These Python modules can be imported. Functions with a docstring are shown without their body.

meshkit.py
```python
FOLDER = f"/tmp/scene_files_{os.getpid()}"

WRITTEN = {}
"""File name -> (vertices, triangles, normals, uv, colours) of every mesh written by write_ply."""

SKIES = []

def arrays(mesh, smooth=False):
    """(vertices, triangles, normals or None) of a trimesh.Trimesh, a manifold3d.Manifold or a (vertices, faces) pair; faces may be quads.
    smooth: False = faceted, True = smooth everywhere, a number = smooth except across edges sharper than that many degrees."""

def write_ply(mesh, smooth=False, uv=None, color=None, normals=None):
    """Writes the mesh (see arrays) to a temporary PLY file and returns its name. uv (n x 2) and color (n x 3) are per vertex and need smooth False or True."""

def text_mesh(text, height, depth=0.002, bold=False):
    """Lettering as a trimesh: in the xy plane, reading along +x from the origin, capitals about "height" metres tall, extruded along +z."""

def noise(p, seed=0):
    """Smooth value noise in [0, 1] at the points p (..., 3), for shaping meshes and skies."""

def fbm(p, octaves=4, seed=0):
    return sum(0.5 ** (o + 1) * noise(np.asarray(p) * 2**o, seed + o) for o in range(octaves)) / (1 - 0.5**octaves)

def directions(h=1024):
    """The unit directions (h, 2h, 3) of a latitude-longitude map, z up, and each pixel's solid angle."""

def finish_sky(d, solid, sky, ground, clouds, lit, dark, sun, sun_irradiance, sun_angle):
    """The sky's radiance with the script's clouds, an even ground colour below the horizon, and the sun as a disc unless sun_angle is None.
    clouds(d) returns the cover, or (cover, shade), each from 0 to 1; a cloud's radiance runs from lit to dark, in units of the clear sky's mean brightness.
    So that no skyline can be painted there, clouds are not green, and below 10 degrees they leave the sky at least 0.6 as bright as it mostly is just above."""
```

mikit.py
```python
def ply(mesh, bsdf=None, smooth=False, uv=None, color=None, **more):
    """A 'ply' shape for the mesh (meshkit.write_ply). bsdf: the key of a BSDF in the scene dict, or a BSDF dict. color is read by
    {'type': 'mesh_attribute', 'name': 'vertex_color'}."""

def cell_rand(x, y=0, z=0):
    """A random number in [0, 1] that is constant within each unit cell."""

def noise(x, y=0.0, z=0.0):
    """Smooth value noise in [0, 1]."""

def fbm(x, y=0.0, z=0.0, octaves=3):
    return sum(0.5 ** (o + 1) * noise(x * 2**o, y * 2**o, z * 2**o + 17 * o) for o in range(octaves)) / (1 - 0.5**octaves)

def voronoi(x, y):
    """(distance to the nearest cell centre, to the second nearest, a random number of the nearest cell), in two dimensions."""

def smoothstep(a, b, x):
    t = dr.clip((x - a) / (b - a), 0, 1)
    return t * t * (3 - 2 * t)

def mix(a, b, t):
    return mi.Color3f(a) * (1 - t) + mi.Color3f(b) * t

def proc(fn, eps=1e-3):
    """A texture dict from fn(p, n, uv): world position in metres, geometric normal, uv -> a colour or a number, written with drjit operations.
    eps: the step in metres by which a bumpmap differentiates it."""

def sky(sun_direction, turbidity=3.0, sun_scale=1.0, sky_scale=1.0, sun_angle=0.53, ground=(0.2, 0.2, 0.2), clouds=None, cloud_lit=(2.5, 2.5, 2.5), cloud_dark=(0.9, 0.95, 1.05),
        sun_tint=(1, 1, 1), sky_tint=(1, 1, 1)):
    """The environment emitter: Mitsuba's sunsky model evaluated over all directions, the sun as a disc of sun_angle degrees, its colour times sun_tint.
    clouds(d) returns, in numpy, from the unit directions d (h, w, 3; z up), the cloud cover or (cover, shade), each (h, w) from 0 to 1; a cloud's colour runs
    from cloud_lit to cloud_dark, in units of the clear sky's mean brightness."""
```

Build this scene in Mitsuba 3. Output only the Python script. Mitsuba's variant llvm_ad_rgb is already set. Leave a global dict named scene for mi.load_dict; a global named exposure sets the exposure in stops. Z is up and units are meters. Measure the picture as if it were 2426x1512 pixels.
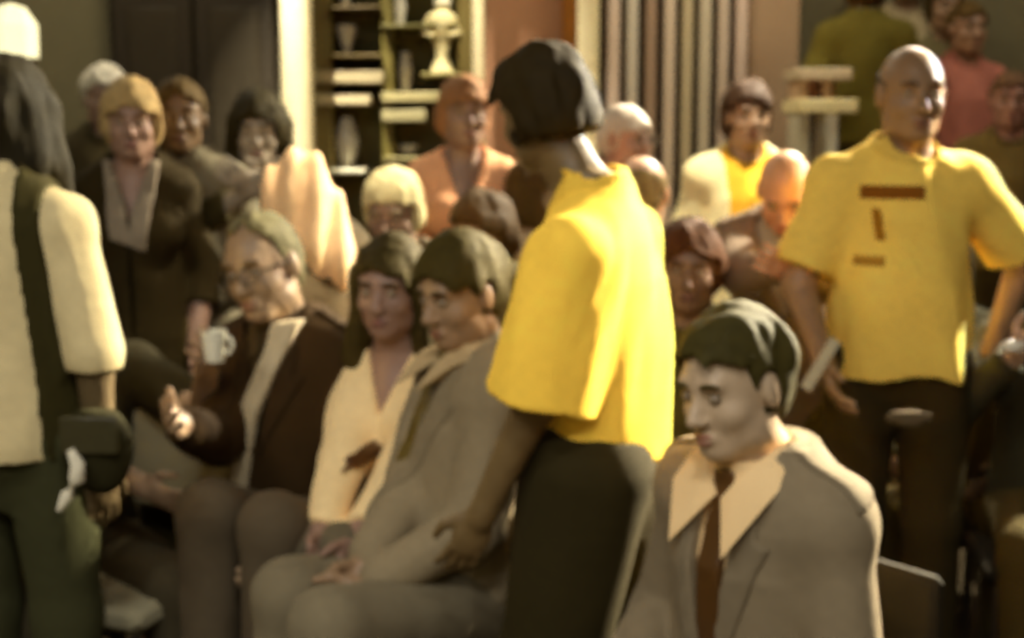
import math, random
import numpy as np, trimesh, mitsuba as mi, mikit, meshkit
from meshkit import noise as n3, fbm as f3

random.seed(7); np.random.seed(7)
scene, labels = {}, {}
T = mi.ScalarTransform4f

# ------------------------------------------------------------------ camera
FOC, PITCH, EYE = 3333.0, math.radians(8.13), np.array([0.0, 0.0, 1.6])
FW = np.array([0, math.cos(PITCH), -math.sin(PITCH)]); UP = np.array([0, math.sin(PITCH), math.cos(PITCH)])
scene['camera'] = {'type': 'thinlens', 'fov': math.degrees(2 * math.atan(1213 / FOC)), 'fov_axis': 'x',
                   'aperture_radius': 0.0038, 'focus_distance': 1.0, 'near_clip': 0.05, 'far_clip': 100.0,
                   'to_world': T().look_at(origin=EYE.tolist(), target=(EYE + FW).tolist(), up=[0, 0, 1])}
exposure = 1.6

# ------------------------------------------------------------------ lights
def emit(key, rgb, pos, target, w, h):
    """A lamp face that looks at target."""
    scene[key] = {'type': 'rectangle', 'to_world': T().look_at(origin=list(pos), target=list(target), up=[0.01, 0.02, 1]) @ T().scale([w / 2, h / 2, 1]),
                  'emitter': {'type': 'area', 'radiance': {'type': 'rgb', 'value': list(rgb)}}, 'bsdf': {'type': 'ref', 'id': 'black_paint'}}

CEIL = 3.6
WARM = np.array([1.0, 0.92, 0.70])
FILL = np.array([1.0, 1.0, 0.95])
KEY_POS, KEY_AIM, KEY_SIZE, KEY_POWER = (3.7, 5.0, 3.2), (0.64, 2.68, 1.2), 0.36, 2500.0  # out of view, lights the right sides of the foreground people
BACK_POS, BACK_AIM, BACK_SIZE, BACK_POWER = (2.0, 6.1, 3.35), (0.1, 4.7, 1.2), 0.36, 560.0  # out of view, lights the rear heads from behind
LAMP_POWER, REAR_POWER = 29.0, 19.0
UNSEEN_FRONT_LAMPS = [(-2.6, -0.9), (-1.3, -1.0), (0.0, -0.9), (1.3, -1.0), (-2.2, 0.8), (-0.2, 0.6)]  # out of view, placed to light the people from the front
UNSEEN_REAR_LAMPS = [(-2.9, 6.0), (-1.4, 6.3), (0.4, 6.3), (1.7, 6.0), (3.0, 5.7)]  # out of view, placed to light the back wall and the slats


def S2L(c):
    c = np.array(c, float) / 255.0
    return np.where(c < 0.04045, c / 12.92, ((c + 0.055) / 1.055) ** 2.4)


def plain(rough=0.8, **k):
    return {'type': 'twosided', 'b': {'type': 'principled', 'base_color': {'type': 'mesh_attribute', 'name': 'vertex_color'}, 'roughness': rough, **k}}


scene['black_paint'] = {'type': 'twosided', 'b': {'type': 'principled', 'base_color': {'type': 'rgb', 'value': [0.02, 0.018, 0.015]}, 'roughness': 0.5}}
scene['cloth'] = plain(0.9, specular=0.15)
scene['skin'] = plain(0.48, specular=0.4)
scene['strands'] = plain(0.75, specular=0.12)
scene['satin'] = plain(0.4, specular=0.5)
scene['paint'] = plain(0.6, specular=0.3)
scene['gloss'] = plain(0.22, specular=0.5)


# ------------------------------------------------------------------ helpers
def at(px, py, y):
    """The point of the line of sight of a pixel that lies y metres into the room."""
    r = FW + (px - 1213) / FOC * np.array([1.0, 0, 0]) + (756 - py) / FOC * UP
    return EYE + r * (y / r[1])


def V(*a):
    return np.array(a, float)


def unit(v):
    return v / (np.linalg.norm(v) + 1e-12)


def free(name):
    if name not in USED:
        USED[name] = 0
        return name
    USED[name] += 1
    return f'{name}_{USED[name]:03d}'


USED = {}


def put(key, mesh, color, bsdf='paint', smooth=40, grain=0.05, freq=60.0, emitter=None):
    """One entry of the scene. Its colour is one colour with a fine grain."""
    if not isinstance(mesh, trimesh.Trimesh):
        mesh = trimesh.Trimesh(mesh[0], mesh[1], process=False)
    if smooth not in (True, False):
        mesh = trimesh.graph.smooth_shade(mesh, angle=math.radians(smooth), facet_minarea=None)
        smooth = True
    v = np.asarray(mesh.vertices)
    c = S2L(color)[None] * (1 + grain * 2 * (n3(v * freq, 3) - 0.5) + grain * 2 * (n3(v * 9.0, 5) - 0.5))[:, None]
    scene[key] = mikit.ply(mesh, bsdf, smooth=smooth, color=np.clip(c, 0, 1), **({'emitter': emitter} if emitter else {}))
    return key


def thing(name, label, cat, group=None):
    key = free(name)
    labels[key] = {'label': label, 'category': cat, **({'group': group} if group else {})}
    return key


def part(root, name):
    return free(root + '__' + name)


def box(lo, hi, bevel=0.006):
    lo, hi = np.array(lo, float), np.array(hi, float)
    b = min(bevel, 0.3 * (hi - lo).min())
    pts = []
    for s in np.ndindex(2, 2, 2):
        for k in range(3):
            p = np.where(np.array(s) == 0, lo + b, hi - b)
            p[k] = (lo, hi)[s[k]][k]
            pts.append(p)
    return trimesh.convex.convex_hull(np.array(pts))


def moved(m, R, t):
    m = m.copy(); m.vertices = m.vertices @ np.asarray(R).T + t
    return m


def rotz(deg):
    a = math.radians(deg)
    return np.array([[math.cos(a), -math.sin(a), 0], [math.sin(a), math.cos(a), 0], [0, 0, 1]])


def lathe(profile, n=28):
    return trimesh.creation.revolve(np.array(profile, float), sections=n)


def tube(pts, r, n=8):
    p = np.array(pts, float); t = np.gradient(p, axis=0); t /= np.linalg.norm(t, axis=1, keepdims=True)
    a = np.cross(t, np.where(np.abs(t[:, 2:]) < 0.9, [0, 0, 1.0], [1.0, 0, 0])); a /= np.linalg.norm(a, axis=1, keepdims=True)
    b, g = np.cross(t, a), np.arange(n) * 2 * np.pi / n
    rr = np.broadcast_to(r, (len(p),))[:, None, None]
    v = p[:, None] + rr * (np.cos(g)[None, :, None] * a[:, None] + np.sin(g)[None, :, None] * b[:, None])
    i, j = np.meshgrid(np.arange(len(p) - 1), np.arange(n), indexing='ij')
    q = np.stack([i * n + j, i * n + (j + 1) % n, (i + 1) * n + (j + 1) % n, (i + 1) * n + j], -1).reshape(-1, 4)
    f = np.vstack([q[:, [0, 1, 2]], q[:, [0, 2, 3]]])
    v = np.vstack([v.reshape(-1, 3), p[:1], p[-1:]]); m = len(p) * n; k = np.arange(n)
    f = np.vstack([f, np.stack([k, np.full(n, m), (k + 1) % n], 1), np.stack([m - n + k, m - n + (k + 1) % n, np.full(n, m + 1)], 1)])
    me = trimesh.Trimesh(v, f, process=False); 
    return me


# ---- distance fields and their surface
def smin(a, b, k):
    h = np.clip(0.5 + 0.5 * (b - a) / k, 0, 1)
    return b + (a - b) * h - k * h * (1 - h)


def smax(a, b, k):
    return -smin(-a, -b, k)


CUR = [None, None, None]


def far(P, a, b, r):
    """True if the whole present chunk of points lies well away from the box around a and b."""
    return P is CUR[0] and max((np.minimum(a, b) - CUR[2]).max(), (CUR[1] - np.maximum(a, b)).max()) > r + 0.10


def rc(P, a, b, ra, rb):
    if far(P, a, b, max(ra, rb)):
        return np.full(len(P), 0.5)
    ba = b - a; w = P - a
    t = np.clip((w @ ba) / max(ba @ ba, 1e-9), 0, 1)
    q = w - t[:, None] * ba
    return np.sqrt(np.einsum('ij,ij->i', q, q)) - (ra + (rb - ra) * t)


def el(P, c, r, R=None):
    if far(P, c, c, np.max(r)):
        return np.full(len(P), 0.5)
    q = P - c
    if R is not None:
        q = q @ R
    r = np.asarray(r, float)
    k0 = np.linalg.norm(q / r, axis=1); k1 = np.linalg.norm(q / (r * r), axis=1)
    return k0 * (k0 - 1) / np.maximum(k1, 1e-6)


BL = 8
CORN = np.stack(np.meshgrid(*[np.arange(BL + 1)] * 3, indexing='ij'), -1).reshape(-1, 3)


def surface(f, lo, hi, h):
    """Surface nets of f = 0 inside the box, evaluated only in the blocks near the surface."""
    lo, hi = np.array(lo, float) - 1.5 * h, np.array(hi, float) + 1.5 * h
    nb = np.maximum(1, np.ceil((hi - lo) / (h * BL)).astype(int))
    I = np.stack(np.meshgrid(*[np.arange(n) for n in nb], indexing='ij'), -1).reshape(-1, 3)
    d = f(lo + (I + 0.5) * BL * h)
    I = I[np.abs(d) < BL * h * 0.87 * 1.5 + 0.012]
    I = I[np.lexsort((I[:, 1], I[:, 0], I[:, 2] // 2))]
    if not len(I):
        return trimesh.Trimesh()
    P = lo + (I[:, None] * BL + CORN[None]) * h
    F = []
    for x in np.array_split(P, max(1, len(P) // 8)):
        x = x.reshape(-1, 3)
        CUR[:] = x, x.min(0), x.max(0)
        F.append(f(x))
    CUR[0] = None
    F = np.concatenate(F).reshape(len(I), BL + 1, BL + 1, BL + 1)
    F = np.where(F == 0, 1e-9, F)
    s = F < 0
    c8 = [(a, b, c) for a in (0, 1) for b in (0, 1) for c in (0, 1)]
    cut = lambda A, o: A[:, o[0]:o[0] + BL, o[1]:o[1] + BL, o[2]:o[2] + BL]
    tot = sum(cut(s, o).astype(np.int8) for o in c8)
    w = np.argwhere((tot > 0) & (tot < 8))
    if not len(w):
        return trimesh.Trimesh()
    val = np.stack([F[w[:, 0], w[:, 1] + o[0], w[:, 2] + o[1], w[:, 3] + o[2]] for o in c8], 1)
    acc, cnt = np.zeros((len(w), 3)), np.zeros(len(w))
    for i, o in enumerate(c8):
        for ax in range(3):
            if o[ax] == 0:
                o2 = list(o); o2[ax] = 1; j = c8.index(tuple(o2))
                x = (val[:, i] < 0) != (val[:, j] < 0)
                t = np.where(x, val[:, i] / np.where(x, val[:, i] - val[:, j], 1), 0)
                p = np.tile(np.array(o, float), (len(w), 1)); p[:, ax] = t
                acc += p * x[:, None]; cnt += x
    g = I[w[:, 0]] * BL + w[:, 1:]
    verts = lo + (g + acc / cnt[:, None]) * h
    N = nb * BL + 2
    key = lambda q: ((q[:, 0] + 1) * N[1] + (q[:, 1] + 1)) * N[2] + q[:, 2] + 1
    ks = key(g); order = np.argsort(ks); kk = ks[order]
    faces = []
    for ax in range(3):
        a1, a2 = (ax + 1) % 3, (ax + 2) % 3
        j = [0, 0, 0]; j[ax] = 1
        other = val[:, c8.index(tuple(j))]
        e = np.nonzero((val[:, 0] < 0) != (other < 0))[0]
        ids = []
        ok = np.ones(len(e), bool)
        for d1, d2 in ((0, 0), (-1, 0), (-1, -1), (0, -1)):
            q = g[e].copy(); q[:, a1] += d1; q[:, a2] += d2
            k = key(q); pos = np.minimum(np.searchsorted(kk, k), len(kk) - 1)
            ok &= kk[pos] == k
            ids.append(order[pos])
        ids = np.stack(ids, 1)[ok]; inside = (val[e, 0] < 0)[ok]
        ids[~inside] = ids[~inside][:, ::-1]
        faces.append(ids)
    q = np.vstack(faces)
    return trimesh.Trimesh(verts, np.vstack([q[:, [0, 1, 2]], q[:, [0, 2, 3]]]), process=False)


# ------------------------------------------------------------------ people
PROF = np.array([  # height under the neck base, half width, half depth, shift forward
    [0.05, 0.050, 0.055, 0.0], [0.0, 0.062, 0.062, 0.0], [-0.03, 0.105, 0.076, -0.005], [-0.08, 0.160, 0.094, -0.004], [-0.16, 0.166, 0.114, 0.002], [-0.26, 0.154, 0.116, 0.004],
    [-0.36, 0.143, 0.110, 0.004], [-0.46, 0.160, 0.116, -0.004], [-0.55, 0.168, 0.118, -0.01], [-0.62, 0.11, 0.092, -0.008], [-0.70, 0.05, 0.05, -0.006]])
PROF_W = PROF.copy(); PROF_W[3:9, 1] *= [0.92, 0.9, 0.86, 0.88, 1.02, 1.04]


class Person:
    def __init__(self, head, yaw, label, look=None, tilt=(0, 0), lean=(0, 0), sit=False, S=1.0, h=0.007, hands=None, skin=(150, 110, 84), woman=False,
                 elbows=None, knees=None, group=None, wide=1.0, head_h=None, neck=0.155, shrug=0.0, depth=1.0, poke=0.0, stride=(0, 0)):
        self.S, self.h, self.sit, self.woman, self.skin, self.wide, self.depth = S, h, sit, woman, skin, wide, depth
        self.root = thing('person', label, 'person', group)
        self.seed = USED['person']
        self.off = V(3.1, 7.7, 1.3) * (self.seed + 1)
        a = math.radians(yaw)
        self.f0, self.l0 = V(math.sin(a), -math.cos(a), 0), V(math.cos(a), math.sin(a), 0)
        b = math.radians(yaw if look is None else look)
        hf, hl, hu = V(math.sin(b), -math.cos(b), 0), V(math.cos(b), math.sin(b), 0), V(0, 0, 1)
        p, r = math.radians(tilt[0]), math.radians(tilt[1])     # nod down, roll to the person's left
        hf, hu = hf * math.cos(p) - hu * math.sin(p), hu * math.cos(p) + hf * math.sin(p)
        hl, hu = hl * math.cos(r) - hu * math.sin(r), hu * math.cos(r) + hl * math.sin(r)
        self.H, self.HR = np.asarray(head, float), np.stack([hl, hf, hu], 1)
        hs = S if head_h is None else head_h
        self.hs = hs
        u = unit(V(0, 0, 1) + self.f0 * lean[0] + self.l0 * lean[1])
        self.N = self.H - hs * (0.6 * hu + 0.4 * u) * neck - self.f0 * (0.015 + poke) * S - (hf * 0.02 * hs)
        self.u = u; self.l = unit(self.l0 - u * (self.l0 @ u)); self.f = np.cross(self.u, self.l) * -1
        if self.f @ self.f0 < 0:
            self.f = -self.f
        self.TR = np.stack([self.l, self.f, self.u], 1)
        self.pel = self.tp(0, 0, -0.53)
        # legs
        self.leg = []
        for i, s in enumerate((1, -1)):
            hip = self.tp(0.092 * s, 0, -0.55)
            if sit:
                kn = hip + (self.f0 * 0.43 + self.l0 * 0.07 * s) * S + V(0, 0, 0.0)
                if knees is not None and knees[i] is not None:
                    kn = hip + unit(np.asarray(knees[i]) - hip) * 0.44 * S
                an = V(kn[0] + self.f0[0] * 0.02, kn[1] + self.f0[1] * 0.02, 0.09)
                kn[2] = max(kn[2], 0.3)
            else:
                an = V(*(hip[:2] + self.l0[:2] * 0.02 * s * S), 0.09)
                an = an + self.f0 * stride[i]
                kn = hip * 0.5 + an * 0.5 + self.f0 * (0.03 + 0.25 * abs(stride[i])) * S
            self.leg.append((hip, kn, an))
        # arms
        self.arm = []
        for i, s in enumerate((1, -1)):
            sh = self.tp(0.182 * s * wide, -0.005, -0.075 + shrug)
            hd = hands[i] if hands is not None else None
            if hd is None:
                hd = sh + S * (self.l0 * 0.07 * s + self.f0 * 0.08 - V(0, 0, 0.50)) if not sit else None
            if hd is None:
                hd = (self.leg[i][0] * 0.35 + self.leg[i][1] * 0.65) + V(0, 0, 0.11 * S)
            hd = np.asarray(hd, float)
            if hd.shape == (3,) and np.linalg.norm(hd) < 0:
                pass
            L1, L2 = 0.285 * S, 0.26 * S
            d = hd - sh; D = np.linalg.norm(d)
            if D > (L1 + L2) * 0.995:
                d *= (L1 + L2) * 0.995 / D; D = np.linalg.norm(d); hd = sh + d
            if D < 0.12:
                d *= 0.12 / D; D = 0.12; hd = sh + d
            hint = (elbows[i] if elbows is not None and elbows[i] is not None else (0.5 * s, -0.5, -0.7))
            hv = self.l0 * hint[0] + self.f0 * hint[1] + V(0, 0, hint[2])
            n = unit(hv - d * (hv @ d) / (D * D))
            x = (L1 * L1 - L2 * L2 + D * D) / (2 * D)
            eb = sh + d / D * x + n * math.sqrt(max(L1 * L1 - x * x, 1e-6))
            self.arm.append((sh, eb, hd))
        pts = np.array([self.H, self.N, self.pel] + [q for A in self.arm for q in A] + [q for A in self.leg for q in A])
        self.lo, self.hi = pts.min(0) - 0.26 * S, pts.max(0) + 0.26 * S
        self.lo[2] = max(self.lo[2], 0.0)

    # frames
    def tp(self, a, b, c):
        return self.N + self.S * (self.l * a + self.f * b + self.u * c)

    def hp(self, a, b, c):
        return self.H + self.hs * (self.HR @ V(a, b, c))

    def tq(self, P):
        return (P - self.N) @ self.TR / self.S

    def hq(self, P):
        return (P - self.H) @ self.HR / self.hs

    # fields
    def torso(self, P, grow=0.0, drape=0.0, hem=-0.62):
        if far(P, self.N, self.tp(0, 0, -0.6), 0.3 * self.S):
            return np.full(len(P), 0.5)
        q = self.tq(P); c = q[:, 2]; pr = PROF_W if self.woman else PROF
        pr = pr[::-1]
        rx, ry, sf = (np.interp(c, pr[:, 0], pr[:, k]) for k in (1, 2, 3))
        rx, ry = rx * self.wide, ry * self.depth
        if drape:
            t = np.clip((-0.16 - c) / 0.4, 0, 1)
            rx = np.where(c < -0.16, np.maximum(rx, 0.166 * self.wide) + drape * t, rx); ry = np.where(c < -0.16, np.maximum(ry, 0.116 * self.depth) + drape * t, ry)
        q1, q2 = q[:, 0] / (rx + grow), (q[:, 1] - sf) / (ry + grow)
        d = (np.sqrt(q1 * q1 + q2 * q2) - 1) * np.minimum(rx, ry) * self.S
        d = np.maximum(d, np.maximum(q[:, 2] - 0.05, -0.70 - q[:, 2]) * self.S)
        for i, s in enumerate((1, -1)):
            sh = self.arm[i][0]
            d = smin(d, rc(P, self.tp(0.06 * s, -0.01, -0.035), sh, (0.045 + grow) * self.S, (0.056 + grow) * self.S), 0.05)
        if self.woman:
            for s in (1, -1):
                d = smin(d, el(P, self.tp(0.075 * s, 0.095 * self.depth, -0.20), np.array([0.062, 0.05, 0.062]) * self.S + grow, self.TR), 0.03)
        return d

    def arms(self, P, grow=0.0, t0=0.0, t1=1.0, flare=0.0, which=(0, 1)):
        d = np.full(len(P), 9.0)
        S = self.S
        for i in which:
            sh, eb, hd = self.arm[i]
            e1 = min(t1, 1.0)
            d = np.minimum(d, rc(P, sh, sh + (eb - sh) * e1, (0.053 + grow) * S, (0.043 + grow + flare * e1) * S))
            if t1 > 1:
                e2 = t1 - 1
                d = smin(d, rc(P, eb, eb + (hd - eb) * e2, (0.043 + grow) * S, (0.043 - 0.015 * e2 + grow) * S), 0.02)
        return d

    def legs(self, P, grow=0.0):
        d = np.full(len(P), 9.0); S = self.S
        for hip, kn, an in self.leg:
            d = smin(d, smin(rc(P, hip, kn, (0.083 + grow) * S, (0.056 + grow) * S), rc(P, kn, an, (0.056 + grow) * S, (0.040 + grow * 1.3) * S), 0.03), 0.02)
        return d

    def head(self, P):
        if far(P, self.H, self.H, 0.14 * self.hs):
            return np.full(len(P), 0.5)
        q = self.hq(P)
        d = el(q, V(0, -0.010, 0.026), (0.077, 0.098, 0.090))
        d = smin(d, el(q, V(0, 0.024, -0.042), (0.060, 0.066, 0.074)), 0.03)
        d = smin(d, el(q, V(0, 0.060, -0.094), (0.032, 0.028, 0.022)), 0.03)
        for s in (1, -1):
            d = smin(d, el(q, V(0.040 * s, 0.052, -0.030), (0.024, 0.026, 0.022)), 0.02)
            d = smin(d, el(q, V(0.050 * s, 0.010, -0.075), (0.016, 0.03, 0.024)), 0.03)
        d = smin(d, rc(q, V(-0.036, 0.077, 0.026), V(0.036, 0.077, 0.026), 0.012, 0.012), 0.016)
        for s in (1, -1):
            d = smax(d, -el(q, V(0.033 * s, 0.102, 0.004), (0.021, 0.022, 0.015)), 0.012)
        d = smin(d, rc(q, V(0, 0.080, 0.012), V(0, 0.108, -0.030), 0.009, 0.0125), 0.012)
        for s in (1, -1):
            d = smin(d, el(q, V(0.012 * s, 0.097, -0.034), (0.009, 0.011, 0.008)), 0.006)
            d = smin(d, el(q, V(0.079 * s, -0.008, -0.006), (0.010, 0.020, 0.032)), 0.006)
        d = smin(d, el(q, V(0, 0.087, -0.066), (0.026, 0.011, 0.010)), 0.008)
        return d * self.hs

    def neckf(self, P, grow=0.0):
        k = 0.0 if self.woman else 0.006
        return rc(P, self.hp(0, -0.012, -0.055), self.tp(0, -0.008, -0.03), (0.053 + k + grow) * self.hs, (0.058 + grow) * self.S)

    def handf(self, P, i):
        sh, eb, hd = self.arm[i]; S = self.S
        z = unit(hd - eb)
        s = (1, -1)[i]
        x = self.l0 * s * 0.3 + self.f0 * 0.3 + V(0, 0, 0.9); x = unit(x - z * (x @ z))   # thumb side
        y = np.cross(z, x) * s
        if y @ (-self.l0 * s) < 0 and abs(y @ self.l0) > 0.3:
            y = -y                                                                    # the palm looks to the body
        p = lambda a, b, c: hd + S * (z * a + x * b + y * c)
        d = rc(P, p(-0.01, 0, 0), p(0.012, 0, 0), 0.026 * S, 0.026 * S)
        R = np.stack([z, x, y], 1)
        d = smin(d, el(P, p(0.052, 0, 0), np.array([0.048, 0.040, 0.017]) * S, R), 0.015)
        for k, (b, L) in enumerate(((0.029, 0.070), (0.010, 0.080), (-0.009, 0.073), (-0.028, 0.058))):
            a0 = p(0.085, b, 0); a1 = p(0.085 + L * 0.5, b * 1.12, 0.012); a2 = p(0.085 + L * 0.82, b * 1.15, 0.036)
            d = smin(d, np.minimum(rc(P, a0, a1, 0.0092 * S, 0.0085 * S), rc(P, a1, a2, 0.0085 * S, 0.0072 * S)), 0.006)
        d = smin(d, np.minimum(rc(P, p(0.022, 0.030, 0.006), p(0.055, 0.058, 0.016), 0.0125 * S, 0.011 * S), rc(P, p(0.055, 0.058, 0.016), p(0.086, 0.062, 0.026), 0.011 * S, 0.0085 * S)), 0.008)
        return d

    # parts
    def emit(self, name, f, color, bsdf='cloth', h=None, lo=None, hi=None, grain=0.06, label=None):
        m = surface(f, self.lo if lo is None else lo, self.hi if hi is None else hi, h or self.h)
        if not len(m.vertices):
            return None
        k = part(self.root, name) if '__' not in name else free(name)
        put(k, m, color, bsdf, smooth=True, grain=grain)
        if label:
            labels[k] = {'label': label}
        return k

    def folds(self, P, amp=0.006, freq=9.0, z=2.2):
        q = self.tq(P) * self.S
        x = np.stack([q[:, 0] * freq + q[:, 2] * 3, q[:, 1] * freq, q[:, 2] * z], 1) + self.off
        w = n3(x, 11) + 0.5 * n3(x * 2.1, 12) - 0.75
        return -amp * w * 2

    def body(self):
        def f(P):
            d = smin(self.torso(P), self.neckf(P), 0.03)
            d = smin(d, self.head(P), 0.022)
            d = smin(d, self.arms(P, t1=2.0), 0.025)
            for i in (0, 1):
                d = smin(d, self.handf(P, i), 0.012)
            d = smin(d, self.legs(P), 0.04)
            for hip, kn, an in self.leg:
                d = smin(d, rc(P, an, V(an[0], an[1], 0.05) + self.f0 * 0.13, 0.035, 0.028), 0.02)
            return d
        hc, zones = max(self.h * 1.45, 0.009), [(self.H - 0.02 * self.u, 0.185 * self.hs, min(self.h * 0.8, 0.0066))]
        zones += [(hd + unit(hd - eb) * 0.07 * self.S, 0.135 * self.S, min(self.h * 0.85, 0.0062)) for sh, eb, hd in self.arm]
        m = surface(f, self.lo, self.hi, hc)
        cen = m.triangles_center
        keep, ms = np.ones(len(cen), bool), []
        for i, (c, r, hz) in enumerate(zones):
            keep &= np.linalg.norm(cen - c, axis=1) > r - hc * 0.9
            z = surface(f, c - r, c + r, hz)
            zc = z.triangles_center
            k = np.linalg.norm(zc - c, axis=1) < r
            for c2, r2, _ in zones[:i]:
                k &= np.linalg.norm(zc - c2, axis=1) > r2 - hz
            ms.append(z.submesh([np.nonzero(k)[0]], append=True, repair=False) if k.any() else None)
        m = m.submesh([np.nonzero(keep)[0]], append=True, repair=False)
        m = trimesh.util.concatenate([m] + [z for z in ms if z is not None])
        put(part(self.root, 'body'), m, self.skin, 'skin', smooth=True, grain=0.035)
        return self

    def face(self, brow=(60, 42, 25), eye=(40, 28, 18), lip=None):
        b = self.root + '__body'
        lip = lip or tuple(np.array(self.skin) * (0.80, 0.62, 0.62))
        for s in (1, -1):
            e = trimesh.creation.icosphere(2, 0.0112 * self.hs)
            k = part(b, 'eye'); v = np.array(e.vertices); fr = unit(v)
            col = np.where((unit(v)[:, 1] > 0.66)[:, None], S2L(eye), S2L((128, 110, 88)))  # eye whites toned down: socket shade put into the colour
            e = moved(e, self.HR, self.hp(0.032 * s, 0.0775, 0.004))
            scene[k] = mikit.ply(e, 'gloss', smooth=True, color=col)
            arc = [self.hp(s * x, 0.093 - 1.2 * (x - 0.03) ** 2 * 12, 0.0245 + 0.006 * math.sin((x - 0.012) / 0.042 * 2.6)) for x in np.linspace(0.012, 0.054, 7)]
            put(part(b, 'eyebrow'), tube(arc, np.array([0.003, 0.0042, 0.0046, 0.0044, 0.004, 0.003, 0.002]) * self.hs, 6), brow, 'strands', True)
        f = lambda P: smax(smin(el(self.hq(P), V(0, 0.0905, -0.062), (0.022, 0.0095, 0.0052)), el(self.hq(P), V(0, 0.0895, -0.0725), (0.019, 0.0105, 0.006)), 0.003), -el(self.hq(P), V(0, 0.104, -0.067), (0.03, 0.004, 0.0012)), 0.002) * self.hs
        c = self.hp(0, 0.09, -0.067)
        self.emit(free(b + '__lips'), f, lip, 'skin', 0.0028, c - 0.035, c + 0.035)
        return self

    def hair(self, color, kind='short', top=0.014, line=0.066, grain=0.16, extra=None, h=None, ears=False, nape=-0.095):
        """kind: short, cap (a fuller cut), long (to the shoulders), fringe (a bald top), fluffy"""
        s0 = self.hs
        hh = h or min(self.h, 0.006)

        def f(P):
            q = self.hq(P)
            o = self.off
            nz = n3(np.stack([q[:, 0] * 55, q[:, 1] * 55, q[:, 2] * 16], 1) + o, 2) - 0.5
            lk = n3(np.stack([q[:, 0] * 22, q[:, 1] * 22, q[:, 2] * 11], 1) + o, 6) - 0.5
            ln = line + 0.022 * (n3(np.stack([q[:, 0] * 40, q[:, 1] * 10, q[:, 2] * 0], 1) + o, 4) - 0.5)
            g = {'short': top, 'cap': top + 0.006, 'long': top + 0.006, 'fringe': 0.009, 'fluffy': top + 0.014}[kind]
            d = el(q, V(0, -0.013, 0.028), (0.077 + g * 0.8, 0.098 + g, 0.090 + g))
            if kind == 'fringe':
                d = np.maximum(d, q[:, 2] - 0.035 + 0.25 * q[:, 1])
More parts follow.
